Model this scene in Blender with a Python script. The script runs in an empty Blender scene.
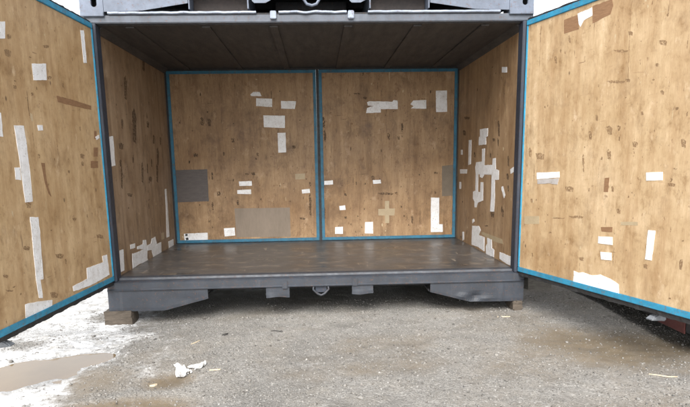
import bpy, bmesh, math, random
import numpy as np
from mathutils import Matrix, Vector

S = bpy.context.scene
# ------------------------------------------------------------------ camera
cam_data = bpy.data.cameras.new('camera')
cam = bpy.data.objects.new('camera', cam_data); S.collection.objects.link(cam)
S.camera = cam
cam_data.sensor_fit = 'HORIZONTAL'; cam_data.sensor_width = 36.0
cam_data.lens = 30.783
cam_data.shift_x = 1.184/690; cam_data.shift_y = 68.416/690
cam_data.clip_start = 0.05; cam_data.clip_end = 2000
def cam_axes(pitch, roll, yaw):
    f = Vector((math.sin(yaw)*math.cos(pitch), math.cos(yaw)*math.cos(pitch), -math.sin(pitch)))
    r = Vector((math.cos(yaw), -math.sin(yaw), 0)); u = r.cross(f)
    return math.cos(roll)*r+math.sin(roll)*u, -math.sin(roll)*r+math.cos(roll)*u, f
_r, _u, _f = cam_axes(0.1827, -0.0163, 0.0426)
m = Matrix((( _r.x, _u.x, -_f.x, 0.006), (_r.y, _u.y, -_f.y, -5.1851), (_r.z, _u.z, -_f.z, 1.2593), (0, 0, 0, 1)))
cam.matrix_world = m

# ------------------------------------------------------------------ overcast sky, soft sun, exposure
SUN_DIR = Vector((-0.12, -0.75, 0.68)).normalized()
world = bpy.data.worlds.new('World'); S.world = world; world.use_nodes = True
wn = world.node_tree.nodes; wl = world.node_tree.links
bg = wn['Background']; bg.inputs['Strength'].default_value = 0.09
sky = wn.new('ShaderNodeTexSky'); sky.sky_type = 'NISHITA'; sky.sun_disc = False
sky.sun_elevation = math.asin(SUN_DIR.z); sky.sun_rotation = math.atan2(SUN_DIR.x, SUN_DIR.y)
sky.air_density = 1.0; sky.dust_density = 2.0; sky.ozone_density = 1.0
hs = wn.new('ShaderNodeHueSaturation'); hs.inputs['Saturation'].default_value = 0.22
wl.new(sky.outputs[0], hs.inputs['Color']); wl.new(hs.outputs[0], bg.inputs['Color'])
sun_d = bpy.data.lights.new('sun', 'SUN'); sun_d.energy = 1.35; sun_d.angle = math.radians(36); sun_d.color = (1, .97, .92)
sun = bpy.data.objects.new('sun', sun_d); S.collection.objects.link(sun)
sun.rotation_euler = SUN_DIR.to_track_quat('Z', 'Y').to_euler()
S.view_settings.view_transform = 'Standard'; S.view_settings.look = 'None'
S.view_settings.gamma = 1.0; S.view_settings.exposure = 1.95
S.view_settings.use_curve_mapping = False
S.render.engine = 'CYCLES'
S.cycles.max_bounces = 10; S.cycles.diffuse_bounces = 6
S.render.resolution_x = 1024; S.render.resolution_y = 604
random.seed(7)

# ------------------------------------------------------------------ materials
class NT:
    def __init__(s, name):
        s.m = bpy.data.materials.new(name); s.m.use_nodes = True
        s.n = s.m.node_tree.nodes; s.l = s.m.node_tree.links; s.b = s.n['Principled BSDF']
        s.tc = s.n.new('ShaderNodeTexCoord')
    def put(s, sock, v):
        if isinstance(v, bpy.types.NodeSocket): s.l.new(v, sock)
        elif isinstance(v, (tuple, list)) and sock.type == 'RGBA': sock.default_value = (*v[:3], 1)
        else: sock.default_value = v
    def map(s, scale=(1, 1, 1), loc=(0, 0, 0), src='Object'):
        n = s.n.new('ShaderNodeMapping'); s.l.new(s.tc.outputs[src], n.inputs[0])
        n.inputs['Scale'].default_value = scale; n.inputs['Location'].default_value = loc
        return n.outputs[0]
    def noise(s, vec, scale, detail=3, rough=.55, dist=0):
        n = s.n.new('ShaderNodeTexNoise'); s.l.new(vec, n.inputs['Vector'])
        n.inputs['Scale'].default_value = scale; n.inputs['Detail'].default_value = detail
        n.inputs['Roughness'].default_value = rough; n.inputs['Distortion'].default_value = dist
        return n.outputs[0]
    def voro(s, vec, scale, out='Distance', rnd=1):
        n = s.n.new('ShaderNodeTexVoronoi'); s.l.new(vec, n.inputs['Vector'])
        n.inputs['Scale'].default_value = scale; n.inputs['Randomness'].default_value = rnd
        return n.outputs[out]
    def ramp(s, fac, *st):
        n = s.n.new('ShaderNodeValToRGB'); s.l.new(fac, n.inputs[0]); e = n.color_ramp.elements
        while len(e) < len(st): e.new(.5)
        for i, (p, c) in enumerate(st):
            e[i].position = p; e[i].color = (c, c, c, 1) if isinstance(c, (int, float)) else (*c, 1)
        return n.outputs[0]
    def mix(s, fac, a, b, mode='MIX'):
        n = s.n.new('ShaderNodeMix'); n.data_type = 'RGBA'; n.blend_type = mode
        s.put(n.inputs['Factor'], fac); s.put(n.inputs['A'], a); s.put(n.inputs['B'], b)
        return n.outputs['Result']
    def math(s, op, a, b=0.0, c=0.0):
        n = s.n.new('ShaderNodeMath'); n.operation = op
        s.put(n.inputs[0], a); s.put(n.inputs[1], b); s.put(n.inputs[2], c); return n.outputs[0]
    def attr(s, name):
        n = s.n.new('ShaderNodeAttribute'); n.attribute_name = name; return n
    def bump(s, h, dist=.002, strength=.5, prev=None):
        n = s.n.new('ShaderNodeBump'); s.l.new(h, n.inputs['Height'])
        n.inputs['Distance'].default_value = dist; n.inputs['Strength'].default_value = strength
        if prev: s.l.new(prev, n.inputs['Normal'])
        return n.outputs[0]
    def done(s, col, rough=.6, nrm=None, metal=0, spec=None):
        s.put(s.b.inputs['Base Color'], col); s.put(s.b.inputs['Roughness'], rough)
        if metal: s.put(s.b.inputs['Metallic'], metal)
        if spec is not None: s.put(s.b.inputs['Specular IOR Level'], spec)
        if nrm: s.l.new(nrm, s.b.inputs['Normal'])
        return s.m

def mat_ply(name, seed, lo, hi, dirt, scar):
    t = NT(name); L = (seed*3.1, 0, seed*1.7)
    grain = t.noise(t.map((15, 1, 1.1), L), 1, 6, .62)
    fig = t.noise(t.map((2.6, 1, .28), L), 1, 2, .5, .4)
    fig = t.math('PINGPONG', t.math('MULTIPLY', fig, 9), 1.0)
    fine = t.noise(t.map((210, 1, 11), L), 1, 4, .65)
    broad = t.noise(t.map((1.2, 1, 1.4), L), 1, 4, .6)
    k = t.math('ADD', t.math('MULTIPLY', grain, .55), t.math('ADD', t.math('MULTIPLY', fig, .12), t.math('MULTIPLY', fine, .46)))
    k = t.math('SUBTRACT', k, .05)
    c = t.mix(t.ramp(k, (.36, 0), (.70, 1)), lo, hi)
    # bleached and oil-darkened areas
    c = t.mix(1.0, c, t.ramp(broad, (.28, (.80, .74, .66)), (.5, (1, 1, 1)), (.72, (1.13, 1.17, 1.25))), 'MULTIPLY')
    # blotchy handling stains, brown rather than grey
    cl = t.noise(t.map((7.5, 1, 5.2), L), 1, 10, .78, .2)
    c = t.mix(1.0, c, t.ramp(cl, (.32, (.60, .52, .43)), (.46, (.93, .91, .88)), (.56, (1.02, 1.02, 1.02)), (.70, (1.20, 1.22, 1.26))), 'MULTIPLY')
    mid = t.noise(t.map((3.4, 1, 2.6), (seed*7, 1, seed)), 1, 9, .74, .3)
    c = t.mix(t.math('MULTIPLY', t.ramp(mid, (.52, 0), (.68, 1)), dirt), c, (lo[0]*.42, lo[1]*.38, lo[2]*.36))
    speck = t.ramp(t.noise(t.map((60, 1, 40), L), 1, 5, .65), (.60, 0), (.68, 1))
    speck = t.math('MULTIPLY', speck, t.ramp(t.noise(t.map((4, 1, 4), L), 1, 4, .6), (.42, 0), (.6, 1)))
    # torn veneer chips, vertical scratches and rubbed horizontal scuffs
    chip = t.ramp(t.noise(t.map((17, 1, 12), L), 1, 6, .66), (.635, 0), (.675, 1))
    gash = t.ramp(t.noise(t.map((26, 1, 3.6), L), 1, 5, .6), (.665, 0), (.71, 1))
    rub = t.ramp(t.noise(t.map((4.5, 1, 34), L), 1, 4, .6), (.645, 0), (.72, .7))
    c = t.mix(t.math('MULTIPLY', speck, scar*.7), c, (.10, .058, .032))
    c = t.mix(t.math('MULTIPLY', chip, scar*.8), c, (.21, .108, .047))
    c = t.mix(t.math('MULTIPLY', gash, scar*.75), c, (.13, .072, .038))
    c = t.mix(t.math('MULTIPLY', rub, scar*.6), c, (.27, .15, .07))
    pale = t.ramp(t.noise(t.map((8, 1, 5.2), (seed, 3, seed*5)), 1, 8, .7), (.58, 0), (.70, .6))
    c = t.mix(pale, c, (hi[0]*1.22, hi[1]*1.3, hi[2]*1.5))
    # pin knots
    kn = t.ramp(t.voro(t.map((3.2, 1, 1.9), L), 1.25), (.025, 1), (.05, 0))
    c = t.mix(t.math('MULTIPLY', kn, .8), c, (.085, .05, .03))
    h = t.math('ADD', t.math('ADD', fine, cl), t.math('MULTIPLY', t.math('ADD', chip, gash), -1.2))
    return t.done(c, t.ramp(cl, (.3, .45), (.7, .72)), t.bump(h, .0014, .6))

def mat_paint(name, col, rough=.42, wear=.25, rust=(.12, .055, .03), dirt=.35):
    t = NT(name); v = t.map()
    n = t.noise(v, 5, 7, .7); n2 = t.noise(v, 60, 5, .65); st = t.noise(t.map((22, 22, 2.2)), 1, 5, .65); n3 = t.noise(v, 17, 6, .7)
    c = t.mix(1.0, col, t.ramp(n, (.3, .72), (.5, 1.0), (.7, 1.3)), 'MULTIPLY')
    c = t.mix(t.math('MULTIPLY', t.ramp(n3, (.5, 0), (.72, 1)), dirt), c, (col[0]*.4+.03, col[1]*.4+.026, col[2]*.4+.02))
    c = t.mix(t.math('MULTIPLY', t.ramp(st, (.56, 0), (.75, 1)), dirt*.3), c, (.24, .235, .23))
    chips = t.math('MULTIPLY', t.ramp(n2, (.565, 0), (.61, 1)), t.ramp(n3, (.46, 0), (.56, 1)))
    scr = t.ramp(t.noise(t.map((3, 3, 90)), 1, 3, .5), (.70, 0), (.73, .6))
    c = t.mix(t.math('MULTIPLY', scr, wear), c, (col[0]*1.5+.08, col[1]*1.5+.08, col[2]*1.5+.08))
    c = t.mix(t.math('MULTIPLY', chips, wear), c, rust)
    return t.done(c, t.ramp(n3, (.3, rough), (.75, rough+.25)), t.bump(t.math('ADD', n, t.math('ADD', t.math('MULTIPLY', n2, .12), t.math('MULTIPLY', chips, -.3))), .006, .35))

def mat_tape(name, col):
    t = NT(name); v = t.map()
    n = t.noise(v, 14, 5, .65); d = t.noise(v, 70, 3, .6); w = t.noise(t.map((30, 30, 6)), 1, 3, .6, 1.2)
    c = t.mix(t.ramp(n, (.44, 0), (.70, .5)), col, (col[0]*.62, col[1]*.57, col[2]*.50))
    c = t.mix(t.ramp(d, (.61, 0), (.67, .55)), c, (col[0]*.3, col[1]*.26, col[2]*.2))
    return t.done(c, .5, t.bump(t.math('ADD', n, w), .004, .35))

def mat_simple(name, a, b, scale, rough=.8, bd=.003, st=(1, 1, 1), bs=.6):
    t = NT(name); v = t.map(st)
    n = t.noise(v, scale, 6, .65); n2 = t.noise(v, scale*7, 3, .6)
    c = t.mix(t.ramp(t.math('ADD', t.math('MULTIPLY', n, .7), t.math('MULTIPLY', n2, .3)), (.35, 0), (.68, 1)), a, b)
    return t.done(c, rough, t.bump(t.math('ADD', n, n2), bd, bs))

def mat_mark(name, a, b, solid=.47):
    m_ = mat_simple(name, a, b, 40, .8, .001, (3, 1, 1)); t = NT.__new__(NT)
    t.m = m_; t.n = m_.node_tree.nodes; t.l = m_.node_tree.links; t.b = t.n['Principled BSDF']; t.tc = t.n.new('ShaderNodeTexCoord')
    n = t.noise(t.map((1, 1, .55)), 85, 5, .7)
    t.l.new(t.ramp(n, (solid-.07, 0), (solid+.05, .95)), t.b.inputs['Alpha'])
    return m_
M = {}
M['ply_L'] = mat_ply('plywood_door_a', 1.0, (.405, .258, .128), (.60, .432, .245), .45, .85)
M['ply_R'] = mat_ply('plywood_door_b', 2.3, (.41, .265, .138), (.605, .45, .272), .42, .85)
M['ply_B1'] = mat_ply('plywood_back_a', 3.7, (.235, .138, .067), (.43, .283, .152), .58, .95)  # back and wall sheets: door plywood, dirtier, with interior shade put into the colour
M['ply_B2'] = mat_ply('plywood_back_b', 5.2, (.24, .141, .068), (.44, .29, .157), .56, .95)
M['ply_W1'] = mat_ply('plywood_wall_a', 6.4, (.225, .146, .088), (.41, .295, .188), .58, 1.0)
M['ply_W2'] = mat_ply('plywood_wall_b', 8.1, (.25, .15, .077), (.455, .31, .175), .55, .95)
M['paint'] = mat_paint('blue_grey_steel_paint', (.030, .0355, .046), .44, .5)
M['paint_dark'] = mat_paint('dark_underframe_steel', (.018, .019, .022), .7, .5)
M['post'] = mat_paint('post_paint', (.022, .029, .045), .45, .3)
M['upper'] = mat_paint('upper_container_paint', (.112, .134, .178), .42, .5)
M['rail'] = mat_paint('sky_lit_rail_paint', (.066, .078, .10), .4, .5)  # frame paint made lighter, sky light on the rail put into its colour
M['lip'] = mat_paint('pale_lip_paint', (.22, .255, .32), .4, .5)  # paler blue-grey paint for the rain lip and upper keeper tabs
M['red'] = mat_paint('red_brown_paint', (.095, .028, .027), .5, .5)
M['blue'] = mat_paint('blue_edge_paint', (.031, .24, .39), .38, .85, (.16, .15, .14), .6)
M['blue_shaded'] = mat_paint('shaded_dirty_blue_paint', (.028, .15, .24), .45, .85, (.12, .11, .10), .7)  # edge blue darkened to carry the back wall's shade, plus a little more dirt
M['scar'] = mat_mark('old_gouge', (.045, .028, .018), (.13, .075, .04))
M['s'] = mat_mark('rubbed_brown_mark', (.20, .118, .06), (.38, .242, .125), .49)
M['e'] = mat_mark('dark_rubbed_mark', (.06, .037, .023), (.16, .097, .053), .49)
M['rubber'] = mat_simple('black_rubber', (.012, .012, .013), (.04, .04, .04), 20, .6, .002)
M['pocket'] = mat_simple('brown_pocket_steel', (.018, .014, .013), (.05, .036, .032), 6, .7, .003)
M['w'] = mat_tape('white_tape', (.86, .86, .865)); M['g'] = mat_tape('grey_clear_tape', (.46, .43, .41))
M['b'] = mat_simple('brown_filler', (.20, .105, .05), (.33, .19, .10), 18, .6, .001, (1, 1, 5))
M['t'] = mat_simple('tan_patch', (.37, .285, .175), (.47, .375, .24), 9, .6, .001)
M['tG'] = mat_simple('grey_board_patch', (.19, .148, .108), (.255, .20, .15), 7, .5, .001, (1, 1, .3))
M['d'] = mat_simple('dark_board_patch', (.085, .07, .065), (.125, .105, .095), 12, .5, .001, (1, 1, 4))
M['d2'] = mat_simple('brown_board_patch', (.15, .12, .085), (.2, .16, .115), 12, .5, .001)
M['dm'] = mat_simple('dark_print', (.03, .03, .03), (.06, .06, .06), 30, .6)
M['scuff'] = mat_mark('torn_veneer', (.17, .10, .05), (.34, .21, .108), .49)
M['pale'] = mat_simple('pale_torn_veneer', (.45, .34, .2), (.62, .5, .33), 40, .8, .002, (3, 1, 1))
M['galv'] = mat_simple('galvanised_steel', (.14, .15, .165), (.24, .255, .27), 25, .45, .002)
M['ceiling'] = mat_simple('dark_ceiling_board', (.026, .0255, .027), (.078, .070, .065), 5, .7, .002, (3, .6, 1))  # dark neutral grey board with random mottling
M['timber'] = mat_simple('wet_timber', (.05, .039, .029), (.125, .099, .074), 10, .75, .006, (1, 6, 6))
M['timber2'] = mat_simple('grey_timber', (.10, .095, .085), (.21, .20, .18), 12, .8, .006, (1, 5, 5))
def mat_floor():
    t = NT('worn_floor_plywood'); v = t.map()
    n = t.noise(t.map((2, 5, 1)), 1, 5, .6); n2 = t.noise(v, 30, 4, .6)
    s1 = t.ramp(t.noise(t.map((26, 2.6, 1)), 1, 3, .55, .6), (.66, 0), (.70, 1))
    s2 = t.ramp(t.noise(t.map((2.2, 30, 1)), 1, 3, .55, .8), (.66, 0), (.71, 1))
    c = t.mix(t.ramp(n, (.3, 0), (.7, 1)), (.036, .0335, .032), (.080, .071, .065))
    c = t.mix(t.math('MULTIPLY', t.math('MAXIMUM', s1, s2), .6), c, (.25, .20, .15))
    c = t.mix(t.ramp(t.noise(v, 7, 5, .6), (.54, 0), (.7, .6)), c, (.19, .145, .105))
    c = t.mix(t.ramp(n2, (.62, 0), (.7, .5)), c, (.035, .03, .028))
    return t.done(c, t.ramp(n, (.3, .24), (.7, .5)), t.bump(n2, .002, .4))
M['floor'] = mat_floor()

# ------------------------------------------------------------------ mesh helpers
COL = S.collection
def mk(name, verts, faces, mat, parent=None, smooth=False, bevel=0):
    me = bpy.data.meshes.new(name); me.from_pydata([tuple(v) for v in verts], [], faces)
    bm = bmesh.new(); bm.from_mesh(me); bmesh.ops.remove_doubles(bm, verts=bm.verts, dist=1e-6)
    bmesh.ops.recalc_face_normals(bm, faces=bm.faces)
    if bevel: bmesh.ops.bevel(bm, geom=list(bm.edges), offset=bevel, segments=2, affect='EDGES', clamp_overlap=True)
    bm.to_mesh(me); bm.free()
    if smooth: me.polygons.foreach_set('use_smooth', [True]*len(me.polygons))
    me.materials.append(M[mat] if isinstance(mat, str) else mat)
    o = bpy.data.objects.new(name, me); COL.objects.link(o)
    if parent: o.parent = parent
    return o
BF = [(0, 3, 2, 1), (4, 5, 6, 7), (0, 1, 5, 4), (1, 2, 6, 5), (2, 3, 7, 6), (3, 0, 4, 7)]
def bv(x0, x1, y0, y1, z0, z1):
    return [(x0, y0, z0), (x1, y0, z0), (x1, y1, z0), (x0, y1, z0), (x0, y0, z1), (x1, y0, z1), (x1, y1, z1), (x0, y1, z1)]
def box(name, x0, x1, y0, y1, z0, z1, mat, parent=None, bevel=.002):
    return mk(name, bv(x0, x1, y0, y1, z0, z1), BF, mat, parent, bevel=bevel)
def boxes(name, lst, mat, parent=None):
    V, F = [], []
    for b in lst:
        k = len(V); V += bv(*b); F += [tuple(i+k for i in f) for f in BF]
    me = bpy.data.meshes.new(name); me.from_pydata(V, [], F); me.materials.append(M[mat])
    o = bpy.data.objects.new(name, me); COL.objects.link(o); o.parent = parent; return o
def empty(name, loc=(0, 0, 0), rz=0):
    o = bpy.data.objects.new(name, None); COL.objects.link(o); o.location = loc; o.rotation_euler = (0, 0, rz)
    o.empty_display_size = .2; return o
def tag(o, label, cat, group=None, kind=None):
    if label: o['label'] = label
    if cat: o['category'] = cat
    if group: o['group'] = group
    if kind: o['kind'] = kind
    return o
def extrude_x(name, prof, x0, x1, mat, parent, closed=True):
    n = len(prof); V = [(x0, y, z) for y, z in prof]+[(x1, y, z) for y, z in prof]
    F = [(i, (i+1) % n, n+(i+1) % n, n+i) for i in range(n if closed else n-1)]
    if closed: F += [tuple(range(n))[::-1], tuple(range(n, 2*n))]
    return mk(name, V, F, mat, parent)
def slab_poly(name, pts, y0, y1, mat, parent):            # polygon in x,z extruded along y
    n = len(pts); V = [(x, y0, z) for x, z in pts]+[(x, y1, z) for x, z in pts]
    F = [tuple(range(n)), tuple(range(n, 2*n))[::-1]]+[(i, n+i, n+(i+1) % n, (i+1) % n) for i in range(n)]
    return mk(name, V, F, mat, parent)
def tube(name, path, rad, mat, parent, closed=False, seg=8):
    P = [Vector(p) for p in path]; n = len(P); V = []; F = []
    for i, p in enumerate(P):
        a = P[i-1] if (i or closed) else P[0]; b = P[(i+1) % n] if (i < n-1 or closed) else P[-1]
        d = (b-a).normalized(); s = d.cross(Vector((0, 1, 0.013))).normalized(); t = d.cross(s)
        for k in range(seg):
            an = 2*math.pi*k/seg; V.append(p+rad*(math.cos(an)*s+math.sin(an)*t))
    for i in range(n if closed else n-1):
        j = (i+1) % n
        for k in range(seg): F.append((i*seg+k, i*seg+(k+1) % seg, j*seg+(k+1) % seg, j*seg+k))
    if not closed: F += [tuple(range(seg)), tuple(range((n-1)*seg, n*seg))]
    return mk(name, V, F, mat, parent, smooth=True)
def ragged(pts, amp, step=.03):
    out = []
    for i, a in enumerate(pts):
        b = pts[(i+1) % len(pts)]; L = math.hypot(b[0]-a[0], b[1]-a[1]); k = max(1, int(L/step))
        for j in range(k):
            f = j/k; q = amp if j else amp*.3
            out.append((a[0]+(b[0]-a[0])*f+random.uniform(-q, q), a[1]+(b[1]-a[1])*f+random.uniform(-q, q)))
    return out

# ------------------------------------------------------------------ ground height field
def vnoise(x, y, cell, seed):
    rng = np.random.RandomState(seed); T = rng.rand(256, 256)
    x = np.asarray(x, float)/cell+57.3; y = np.asarray(y, float)/cell+91.7
    i = np.floor(x).astype(int); j = np.floor(y).astype(int); fx = x-i; fy = y-j
    fx = fx*fx*(3-2*fx); fy = fy*fy*(3-2*fy); g = lambda a, b: T[a % 256, b % 256]
    return (g(i, j)*(1-fx)+g(i+1, j)*fx)*(1-fy)+(g(i, j+1)*(1-fx)+g(i+1, j+1)*fx)*fy-.5
def fbm(x, y, cell, seed, octv=4):
    s = 0; a = 1
    for k in range(octv): s = s+a*vnoise(x, y, cell/2**k, seed+k); a *= .52
    return s
def blob(x, y, cx, cy, rx, ry, rot=0):
    c, s = math.cos(rot), math.sin(rot); dx, dy = x-cx, y-cy
    d = np.sqrt(((c*dx+s*dy)/rx)**2+((-s*dx+c*dy)/ry)**2)
    return np.clip(1.35-d, 0, 1)
def base_h(x, y):
    return -.108+.0115*np.clip(x, -3.2, 3.2)
def puddle_mask(x, y):
    w = fbm(x, y, .30, 11, 4)*.62
    return np.clip(np.maximum.reduce([blob(x, y, -2.02, -1.23, .36, .30, .5), blob(x, y, -1.80, -.97, .24, .17, .2), blob(x, y, -2.5, -1.65, .4, .4)])+w*.8-.12, 0, 1)
def mud_mask(x, y):
    w = fbm(x, y, .5, 21, 4)*1.0
    m = np.maximum.reduce([blob(x, y, 2.35, -1.15, .75, .52, -.3), blob(x, y, -.98, -1.46, .20, .15, .3), blob(x, y, -1.15, -1.93, .46, .2, .1)*1.3,
                           blob(x, y, -.30, -.35, .5, .12)*.35, blob(x, y, .55, -1.35, .35, .2)*.25, blob(x, y, -1.5, -1.5, .25, .3)*.6])
    return np.clip(m*1.25+w*.8-.05, 0, 1)
def snow_mask(x, y):
    edge = -1.42-.10*np.clip(y, -2, 1)+fbm(x, y, .55, 33, 4)*.50
    m = np.clip((edge-x)/.42, -1.2, 1)
    return 0.75*m-.44-1.15*np.clip(blob(x, y, -2.35, -.55, .16, .12)+blob(x, y, -1.95, .25, .16, .12)+blob(x, y, -1.42, -1.6, .16, .5, .3), 0, 1)+fbm(x, y, .22, 35, 5)*.85+fbm(x, y, .03, 39, 2)*.9
def h_fn(x, y):
    near = np.clip(1.6-np.maximum(np.abs(x)-3.5, np.abs(y+.8)-3)/4, .15, 1)
    return base_h(x, y)+near*(fbm(x, y, .9, 3, 3)*.022+fbm(x, y, .09, 7, 3)*.0075)-.050*puddle_mask(x, y)-.014*mud_mask(x, y)
def axis(lo, hi, step, far):
    core = list(np.arange(lo, hi+1e-6, step)); out = []; d = step; v = hi
    while v < far: d *= 1.35; v += d; out.append(v)
    inn = []; d = step; v = lo
    while v > -far: d *= 1.35; v -= d; inn.append(v)
    return np.array(inn[::-1]+core+out)
def grid_obj(name, xs, ys, Z, mat, attrs={}):
    X, Y = np.meshgrid(xs, ys); ny, nx = X.shape
    me = bpy.data.meshes.new(name); V = np.stack([X, Y, Z], -1).reshape(-1, 3)
    me.vertices.add(len(V)); me.vertices.foreach_set('co', V.ravel())
    a = (np.arange(ny-1)[:, None]*nx+np.arange(nx-1)[None]).ravel()
    q = np.stack([a, a+1, a+nx+1, a+nx], 1).astype(np.int32)
    me.loops.add(q.size); me.loops.foreach_set('vertex_index', q.ravel())
    me.polygons.add(len(q)); me.polygons.foreach_set('loop_start', np.arange(0, q.size, 4, dtype=np.int32))
    me.polygons.foreach_set('use_smooth', np.ones(len(q), bool)); me.update(); me.validate()
    for k, v in attrs.items():
        at = me.attributes.new(k, 'FLOAT', 'POINT'); at.data.foreach_set('value', v.ravel().astype(np.float32))
    me.materials.append(mat); o = bpy.data.objects.new(name, me); COL.objects.link(o); return o
def mat_ground():
    t = NT('wet_gravel_ground'); v = t.map(); mud = t.attr('mud').outputs['Fac']; wet = t.attr('wet').outputs['Fac']
    vc = t.voro(v, 75, 'Color'); vd = t.voro(v, 75); vd2 = t.voro(v, 190); vc2 = t.voro(v, 190, 'Color')
    n = t.noise(v, 3, 6, .65); n2 = t.noise(v, 24, 5, .65)
    sep = t.n.new('ShaderNodeSeparateColor'); t.l.new(vc, sep.inputs[0]); sep2 = t.n.new('ShaderNodeSeparateColor'); t.l.new(vc2, sep2.inputs[0])
    c = t.ramp(sep.outputs[0], (0, (.155, .15, .143)), (.45, (.22, .214, .204)), (.8, (.28, .272, .259)), (1, (.37, .36, .344)))
    c2 = t.ramp(sep2.outputs[1], (0, (.135, .131, .124)), (.6, (.225, .218, .207)), (1, (.325, .315, .298)))
    c = t.mix(t.ramp(n2, (.42, 0), (.58, 1)), c, c2)
    c = t.mix(t.ramp(n, (.47, 0), (.78, .45)), c, (.235, .205, .165))
    c = t.mix(1.0, c, t.ramp(t.noise(v, 1.3, 7, .7), (.3, (.72, .71, .69)), (.5, (.96, .95, .93)), (.7, (1.14, 1.13, 1.11))), 'MULTIPLY')
    c = t.mix(t.math('MULTIPLY', mud, t.ramp(n2, (.25, .55), (.6, .95))), c, t.mix(n2, (.135, .102, .064), (.205, .162, .11)))
    dust = t.math('MULTIPLY', t.attr('dust').outputs['Fac'], t.ramp(t.noise(v, 55, 6, .75), (.36, .15), (.60, 1)))
    c = t.mix(dust, c, (.60, .60, .60))
    c = t.mix(t.math('MULTIPLY', wet, .45), c, (.05, .043, .034))
    hh = t.math('ADD', t.math('MULTIPLY', t.math('SUBTRACT', 1, vd), t.math('SUBTRACT', 1, mud)), t.math('MULTIPLY', vd2, -.4))
    r = t.math('SUBTRACT', .78, t.math('MULTIPLY', t.math('MAXIMUM', mud, wet), .46))
    return t.done(c, r, t.bump(hh, .006, .7, t.bump(n2, .008, .5)))
xs = axis(-3.3, 3.7, .022, 160); ys = axis(-2.9, 1.3, .022, 160)
X, Y = np.meshgrid(xs, ys)
ground = grid_obj('ground', xs, ys, h_fn(X, Y), mat_ground(), {'mud': mud_mask(X, Y), 'dust': np.clip((snow_mask(X, Y)+.75)/.9, 0, 1)**1.2, 'wet': np.clip(puddle_mask(X, Y)*1.6, 0, 1)})
ground['kind'] = 'structure'
# muddy water standing in the hollow
def mat_water():
    t = NT('muddy_water'); v = t.map(); n = t.noise(v, 2.5, 4, .6); w = t.noise(v, 9, 2, .5)
    c = t.mix(n, (.135, .09, .042), (.24, .168, .085))
    return t.done(c, .03, t.bump(w, .001, .03), spec=1.0)
WL = -.1415
px = np.arange(-3.3, -1.35, .03); py = np.arange(-2.4, -.5, .03); PX, PY = np.meshgrid(px, py)
# clipped to the hollow
keep = (puddle_mask(PX, PY) > .03)
def water_cells():
    V = []; F = []; idx = {}
    def vi(i, j):
        if (i, j) not in idx: idx[(i, j)] = len(V); V.append((px[i], py[j], WL))
        return idx[(i, j)]
    for j in range(len(py)-1):
        for i in range(len(px)-1):
            if keep[j:j+2, i:i+2].any(): F.append((vi(i, j), vi(i+1, j), vi(i+1, j+1), vi(i, j+1)))
    me = bpy.data.meshes.new('puddle'); me.from_pydata(V, [], F); me.materials.append(mat_water())
    o = bpy.data.objects.new('puddle', me); COL.objects.link(o); o['kind'] = 'structure'; return o
water_cells()
# thin melting snow: a real crust that thins out into the gravel
def mat_snow():
    t = NT('wet_snow'); v = t.map(); n = t.noise(v, 40, 5, .7); n2 = t.noise(v, 7, 4, .6)
    c = t.mix(t.ramp(n, (.35, 0), (.6, 1)), (.46, .455, .445), (.70, .705, .71))
    c = t.mix(t.ramp(n2, (.46, 0), (.66, .7)), c, (.33, .31, .28))
    return t.done(c, .6, t.bump(n, .01, .8))
sx = np.concatenate([np.linspace(-9, -3.4, 40), np.arange(-3.35, -.75, .016)]); sy = np.concatenate([np.arange(-2.6, 1.2, .016), np.linspace(1.25, 7, 40)])
X, Y = np.meshgrid(sx, sy); sm = snow_mask(X, Y)-1.6*np.clip(puddle_mask(X, Y)*3, 0, 1)
rng = np.random.RandomState(5)
snow = grid_obj('snow', sx, sy, h_fn(X, Y)+np.clip(sm, -.6, 1)*.014+(rng.rand(*X.shape)-.5)*.006-.0015, mat_snow())
tag(snow, 'thin wet snow crust melting into the gravel under the left door', 'snow', kind='stuff')

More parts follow.
